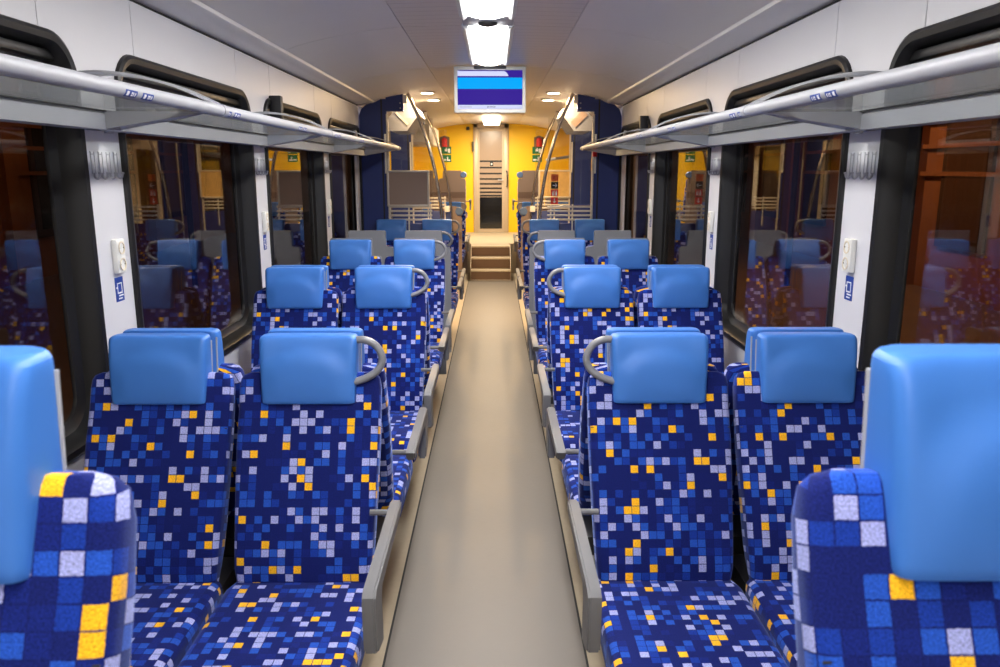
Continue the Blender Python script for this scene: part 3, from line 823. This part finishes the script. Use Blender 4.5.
# pictogram stack on the right-hand glass
t = thing('pictogram_stack', 'column of orange, black arrow and red pictogram stickers on the right glass', 'sign', (0.675, 8.366, 0))
sq = 0.076
for k, (z, mm) in enumerate(((1.575, 'orange'), (1.497, 'black'), (1.419, 'red'), (1.337, 'red'))):
    p = plate('sticker', -sq/2, sq/2, -0.001, 0.002, z-sq/2+0.002, z+sq/2-0.002, M[mm], t)
    p['label'] = ['orange sticker', 'black sticker with white right arrow', 'red sticker with figures', 'red sticker with white down arrow'][k]
    bm = newbm()
    if k == 1:
        box(bm, -0.022, 0.012, -0.002, -0.001, z-0.004, z+0.004)
        prism(bm, [(0.004, z+0.020), (0.011, z+0.020), (0.026, z), (0.011, z-0.020), (0.004, z-0.020), (0.016, z)], 1, -0.002, -0.001)
    elif k == 2:
        for cx in (-0.016, 0.018):
            box(bm, cx-0.008, cx+0.008, -0.002, -0.001, z-0.028, z+0.008); box(bm, cx-0.005, cx+0.005, -0.002, -0.001, z+0.012, z+0.022)
        box(bm, 0.0, 0.003, -0.002, -0.001, z-0.030, z+0.026)
    elif k == 3:
        box(bm, -0.005, 0.005, -0.002, -0.001, z-0.002, z+0.024); prism(bm, [(-0.020, z-0.004), (0.020, z-0.004), (0, z-0.026)], 1, -0.002, -0.001)
    else:
        prism(bm, [(-0.012, z+0.02), (0.006, z+0.012), (-0.006, z+0.006), (-0.002, z-0.016), (-0.016, z-0.010)], 1, -0.002, -0.001)
    obj('print', bm, M['whitep'] if k else M['red'], p, sm=False)

# slanted door header covers in the vestibule
for side, s in SIDES:
    t = thing('door_header_cover', 'slanted grey cover above the vestibule door on the %s' % side, 'cover', (0, 8.75, 0))
    prof = [(s*0.82, 2.33), (s*0.78, 2.24), (s*0.907, 2.07), (s*1.095, 2.07), (s*1.15, 2.155), (s*1.04, 2.285)]
    obj('cover', prism(newbm(), prof, 1, 0, 0.9), M['shell_grey'], t, sm=False)
    plate('mounting', *sorted((s*0.92, s*1.00)), 0.2, 0.7, 2.26, 2.425, M['trim'], t)
    obj('light_slot' if s < 0 else 'printed_notice', box(newbm(), -0.012 if s < 0 else -0.04, 0.012 if s < 0 else 0.04, -0.005, 0.0, -0.09, 0.09, mtx=Matrix.Translation((s*0.96, -0.001, 2.20)) @ Matrix.Rotation(s*PI/4, 4, 'Y')),
        M['trim'] if s < 0 else M['shell_brown'], t, sm=False)

# vestibule side walls with dark glazed doors
for side, s in SIDES:
    wl = walls[side]
    plate('vestibule_panel', *sorted((s*(W+0.02), s*(W+0.06))), 8.42, 8.80, 0, 2.36, M['navy'], wl)
    plate('vestibule_panel', *sorted((s*(W+0.02), s*(W+0.06))), 10.30, 10.86, 0, 2.36, M['navy'], wl)
    dr = sroot('door_%d' % (1 if s < 0 else 2), 'dark glazed sliding exterior door of the vestibule', (s*(W+0.03), 9.55, 0))
    for k in (-1, 1):
        lf = plate('door_leaf', *sorted((s*0.0, s*0.03)), min(0.01*k, 0.74*k), max(0.01*k, 0.74*k), 0, 2.05, M['cream'], dr, 0.004)
        plate('door_glass', *sorted((-s*0.003, s*0.033)), min(0.12*k, 0.62*k), max(0.12*k, 0.62*k), 0.75, 1.90, M['blackglass'], lf)
# raised section side walls: cream with dark windows
for side, s in SIDES:
    wl = walls[side]
    xw = W+0.09
    for q in ((10.91, 11.35, 0, 2.36, 'cream'), (11.35, 12.9, 0, 0.95, 'cream'), (11.35, 12.9, 2.0, 2.36, 'cream'), (12.9, 13.15, 0, 2.36, 'cream'), (13.15, 14.6, 0, 1.35, 'cream'), (13.15, 14.6, 2.1, 2.36, 'cream'), (14.6, 15, 0, 2.36, 'yellow')):
        plate('far_side_panel', *sorted((s*xw, s*(xw+0.02))), q[0], q[1], q[2], q[3], M[q[4]], wl)
k = 10
for side, s in SIDES:
    for (a, b, z0, z1) in ((11.35, 12.9, 0.95, 2.0), (13.15, 14.6, 1.35, 2.1)):
        k += 1; rt = sroot('window_%d' % k, 'dark window of the far upper deck', (s*(W+0.1), (a+b)/2, (z0+z1)/2))
        h, v = (b-a)/2, (z1-z0)/2
        plate('window_pane', *sorted((s*0.01, s*0.016)), -h, h, -v, v, M['winglass'], rt)
        for q in ((-h, h, v-0.05, v), (-h, h, -v, -v+0.05), (-h, -h+0.05, -v, v), (h-0.05, h, -v, v)):
            plate('window_frame', *sorted((-s*0.012, s*0.012)), *q, M['rubber'], rt)

# ------------------------------------------------------------ stairs and far platform
stp = thing('stairs', 'three carpet-brown steps with pale nosings up to the far deck', 'stairs', (-0.015, 11.80, 0))
for k in range(3):
    y = 0.25*k; z = 0.16*k
    plate('riser', -0.30, 0.30, y+0.01, y+0.03, z, z+0.145, M['riser'], stp)
    plate('tread', -0.30, 0.30, y+0.02, y+0.28, z+0.140, z+0.158, M['floor'], stp)
    plate('nosing', -0.305, 0.305, y, y+0.035, z+0.135, z+0.162, M['nosing'], stp, 0.004)
plate('bottom_strip', -0.32, 0.32, -0.012, 0.01, 0, 0.012, M['trim'], stp)
for s in (-1, 1):
    obj('stringer', prism(newbm(), [(-0.02, 0), (0.75, 0), (0.75, 0.50), (0.50, 0.50), (-0.02, 0.19)], 0, s*0.302, s*0.308), M['tray'], stp, sm=False)
fp = sroot('floor_upper', 'raised deck floor at the far end')
plate('deck', -W-0.09, W+0.09, 12.72, YE, 0, 0.478, M['floor'], fp)
plate('deck', -0.335, 0.275, 12.54, 12.72, 0, 0.478, M['floor'], fp)
for s in (-1, 1):
    plate('deck_front', *sorted((s*0.40, s*(W+0.09))), 12.70, 12.72, 0, 0.48, M['brownpanel'], fp)

# end wall: yellow, with door
ew = sroot('wall_end', 'bright yellow end wall around the connecting door')
DX0, DX1 = -0.345, 0.315
plate('yellow_panel', -1.46, DX0, YE, YE+0.05, 0.3, 2.6, M['yellow'], ew)
plate('yellow_panel', DX1, 1.46, YE, YE+0.05, 0.3, 2.6, M['yellow'], ew)
plate('header_panel', DX0, DX1, YE, YE+0.05, 2.47, 2.6, M['ceil'], ew)
dr = sroot('door_3', 'narrow glazed connecting door with horizontal frosted stripes', (-0.015, YE, 0.48))
for q in ((-0.33, -0.255, 0, 2.0), (0.245, 0.33, 0, 2.0), (-0.33, 0.33, 1.93, 2.0)):
    plate('door_frame', q[0], q[1], -0.04, 0.05, q[2], q[3], M['tray'], dr, 0.006)
plate('door_leaf', -0.255, 0.245, 0.0, 0.03, 0, 1.93, M['tray'], dr)
plate('upper_glass', -0.215, 0.205, -0.006, 0.0, 0.66, 1.87, M['frost'], dr)
plate('lower_glass', -0.215, 0.205, -0.006, 0.0, 0.07, 0.66, M['blackglass'], dr)
zs = 1.34
for k in range(12):
    h = 0.030
    plate('dark_stripe', -0.213, 0.203, -0.0085, -0.006, zs-h, zs, M['black'], dr)
    zs -= 0.118 - 0.009*min(k, 7)
    if zs < 0.69: break
plate('door_sticker', -0.02, 0.04, -0.011, -0.0085, 1.235, 1.315, M['black'], dr)
plate('sticker_print', -0.003, 0.023, -0.0125, -0.011, 1.26, 1.29, M['whitep'], dr)
obj('door_handle', tube(newbm(), cat([(0.285, -0.03, 0.86), (0.30, -0.10, 0.88), (0.30, -0.10, 1.12), (0.285, -0.03, 1.14)], 4), 0.010, 8), M['dark'], dr)
obj('door_lever', tube(newbm(), [(0.225, -0.02, 0.98), (0.225, -0.05, 0.98), (0.13, -0.05, 0.98)], 0.009, 8), M['alu'], dr)
plate('hinge_box', -0.35, -0.325, -0.07, -0.04, 1.50, 1.68, M['dark'], dr)

for side, s in SIDES:
    t = thing('fire_extinguisher_box', 'red extinguisher in a wall recess on the %s of the yellow wall' % side, 'fire extinguisher', (s*0.88, YE, 2.16))
    obj('recess', prism(newbm(), [(-0.09, -0.1), (0.09, -0.1), (0.09, 0.08), (0, 0.11), (-0.09, 0.08)], 1, -0.03, 0), M['riser'], t, sm=False)
    obj('cylinder', tube(newbm(), [(0.0, -0.07, -0.09), (0.0, -0.07, 0.04), (0, -0.07, 0.07)], [0.05, 0.05, 0.02], 14), M['red'], t)
    g = thing('emergency_signs', 'pair of green and white emergency exit signs on the %s of the yellow wall' % side, 'sign', (s*0.85, YE, 1.93))
    for zz in (0.075, -0.075):
        p = plate('green_sign', -0.09, 0.09, -0.008, 0, zz-0.065, zz+0.065, M['green'], g)
        bm = newbm()
        if zz > 0:
            box(bm, -0.03, 0.02, -0.010, -0.008, zz-0.02, zz+0.02); tube(bm, [(0.0, -0.010, zz+0.035), (0.0, -0.008, zz+0.035)], 0.012, 8)
            box(bm, 0.03, 0.07, -0.010, -0.008, zz-0.045, zz+0.03)
        else:
            box(bm, -0.075, -0.01, -0.010, -0.008, zz-0.04, zz-0.01); box(bm, 0.0, 0.07, -0.010, -0.008, zz-0.045, zz-0.02); box(bm, 0.01, 0.03, -0.010, -0.008, zz-0.02, zz+0.03)
        obj('print', bm, M['whitep'], p, sm=False)
t = tag(plate('camera_box', -0.475, -0.415, YE-0.06, YE, 2.37, 2.43, M['dark'], None, 0.008), 'small black square camera at the top of the yellow wall left of the door', 'camera')
# cabinets and small rack above the far deck
t = thing('overhead_cabinet', 'white overhead cabinet on the left above the far seats', 'cabinet', (-1.42, 11.7, 2.03))
obj('body', box(newbm(), 0.0, 0.52, 0, 2.0, 0, 0.28, 0.012), M['cream'], t)
plate('door_panel', 0.03, 0.26, -0.008, 0.0, 0.02, 0.26, M['white'], t); plate('door_panel', 0.265, 0.50, -0.008, 0.0, 0.02, 0.26, M['white'], t)
t = thing('short_luggage_rack', 'short grey luggage rack on the right above the far seats', 'luggage rack', (1.44, 12.0, 1.80))
obj('shelf', prism(newbm(), [(0, 0.06), (-0.45, 0.0), (-0.45, 0.03), (0, 0.12)], 1, 0, 2.2), M['alu_light'], t, sm=False)
obj('rail_tube', tube(newbm(), [(-0.46, 0, 0.02), (-0.46, 2.2, 0.02)], 0.022, 12), M['alu'], t)
for s, nm in ((-1, 'left'), (1, 'right')):
    tag(plate('call_panel', s*0.585-0.035-0.02, s*0.585+0.035-0.02, 10.78, 10.82, 1.09, 1.17, M['white'], None, 0.005), 'small white call panel beside the %s pole before the stairs' % nm, 'panel')

# ------------------------------------------------------------ outside at night
gr = struct(plate('ground', -40, 40, -20, 50, -1.2, -1.0, mat('dark_ground', (60, 50, 44), 0.9)), 'dark station ground outside')
M['facade'] = mat('facade_plaster', (140, 92, 60), 0.85, noise=(1.2, 0.2))
M['facade_dark'] = mat('facade_recess', (60, 40, 30), 0.8)
M['sodium'] = mat('sodium_glow', (255, 150, 60), 0.5, emit=3)
M['litwin'] = mat('lit_window', (70, 44, 26), 0.4, emit=0.15)
M['platf'] = mat('platform_paving', (110, 88, 72), 0.8, noise=(3, 0.15))
for side, s, X, en in (('right', 1, 7.5, 1.0), ('left', -1, 8.5, 0.15)):
    b = thing('station_building', 'orange-lit station building seen dimly through the %s windows' % side, 'building', (s*X, 6, -1.0))
    obj('facade', box(newbm(), *sorted((0.0, s*0.5)), -16, 24, 0, 7.5), M['facade'], b, sm=False)
    for zz in (2.55, 3.0, 3.4):
        plate('string_course', *sorted((-s*0.10, 0)), -16, 24, zz, zz+0.07, M['facade'], b)
    for k in range(13):
        y = -14.5 + k*2.9
        wv = obj('window', box(newbm(), *sorted((-s*0.06, s*0.02)), y, y+1.3, 1.4, 4.2, 0.0), M['facade_dark'], b, sm=False)
        plate('pane', *sorted((-s*0.07, -s*0.062)), y+0.12, y+1.18, 1.55, 4.05, M['litwin'] if k % 3 == 1 else M['blackglass'], wv)
        plate('pilaster', *sorted((-s*0.18, 0)), y-1.0, y-0.65, 0, 7.0, M['facade'], b)
    plate('cornice', *sorted((-s*0.35, 0)), -16, 24, 4.9, 5.2, M['facade'], b)
    plate('plinth', *sorted((-s*0.25, 0)), -16, 24, 0, 0.6, M['facade'], b)
    p = struct(plate('platform_'+side, *sorted((s*2.3, s*X)), -16, 30, -1.0, -0.35, M['platf']), 'station platform outside on the '+side)
    for k, y in enumerate((6.3, 13.6)):  # sodium mast lamps added only to light the station facade
        q = thing('platform_lamp', '%s added sodium mast lamp lighting the facade outside the %s windows' % (('nearer', 'farther')[k], side), 'added lamp', (s*5.2, y, -0.35), 0, 'added facade lamps outside on the %s' % side)
        obj('mast', tube(newbm(), [(0, 0, 0), (0, 0, 3.9)], 0.05, 10), M['dark'], q)
        obj('lamp_head', box(newbm(), -0.25, 0.25, -0.09, 0.09, 3.9, 4.0, 0.02), M['dark'], q)
        obj('lens', box(newbm(), -0.2, 0.2, -0.06, 0.06, 3.87, 3.9), M['sodium'], q, sm=False)
        ld = bpy.data.lights.new('added_facade_light', 'POINT'); ld.energy = 300*en; ld.color = (1.0, 0.55, 0.24); ld.shadow_soft_size = 0.15
        lo = bpy.data.objects.new('added_facade_light', ld); C.objects.link(lo); lo.parent = q; lo.location = (0, 0, 3.75)
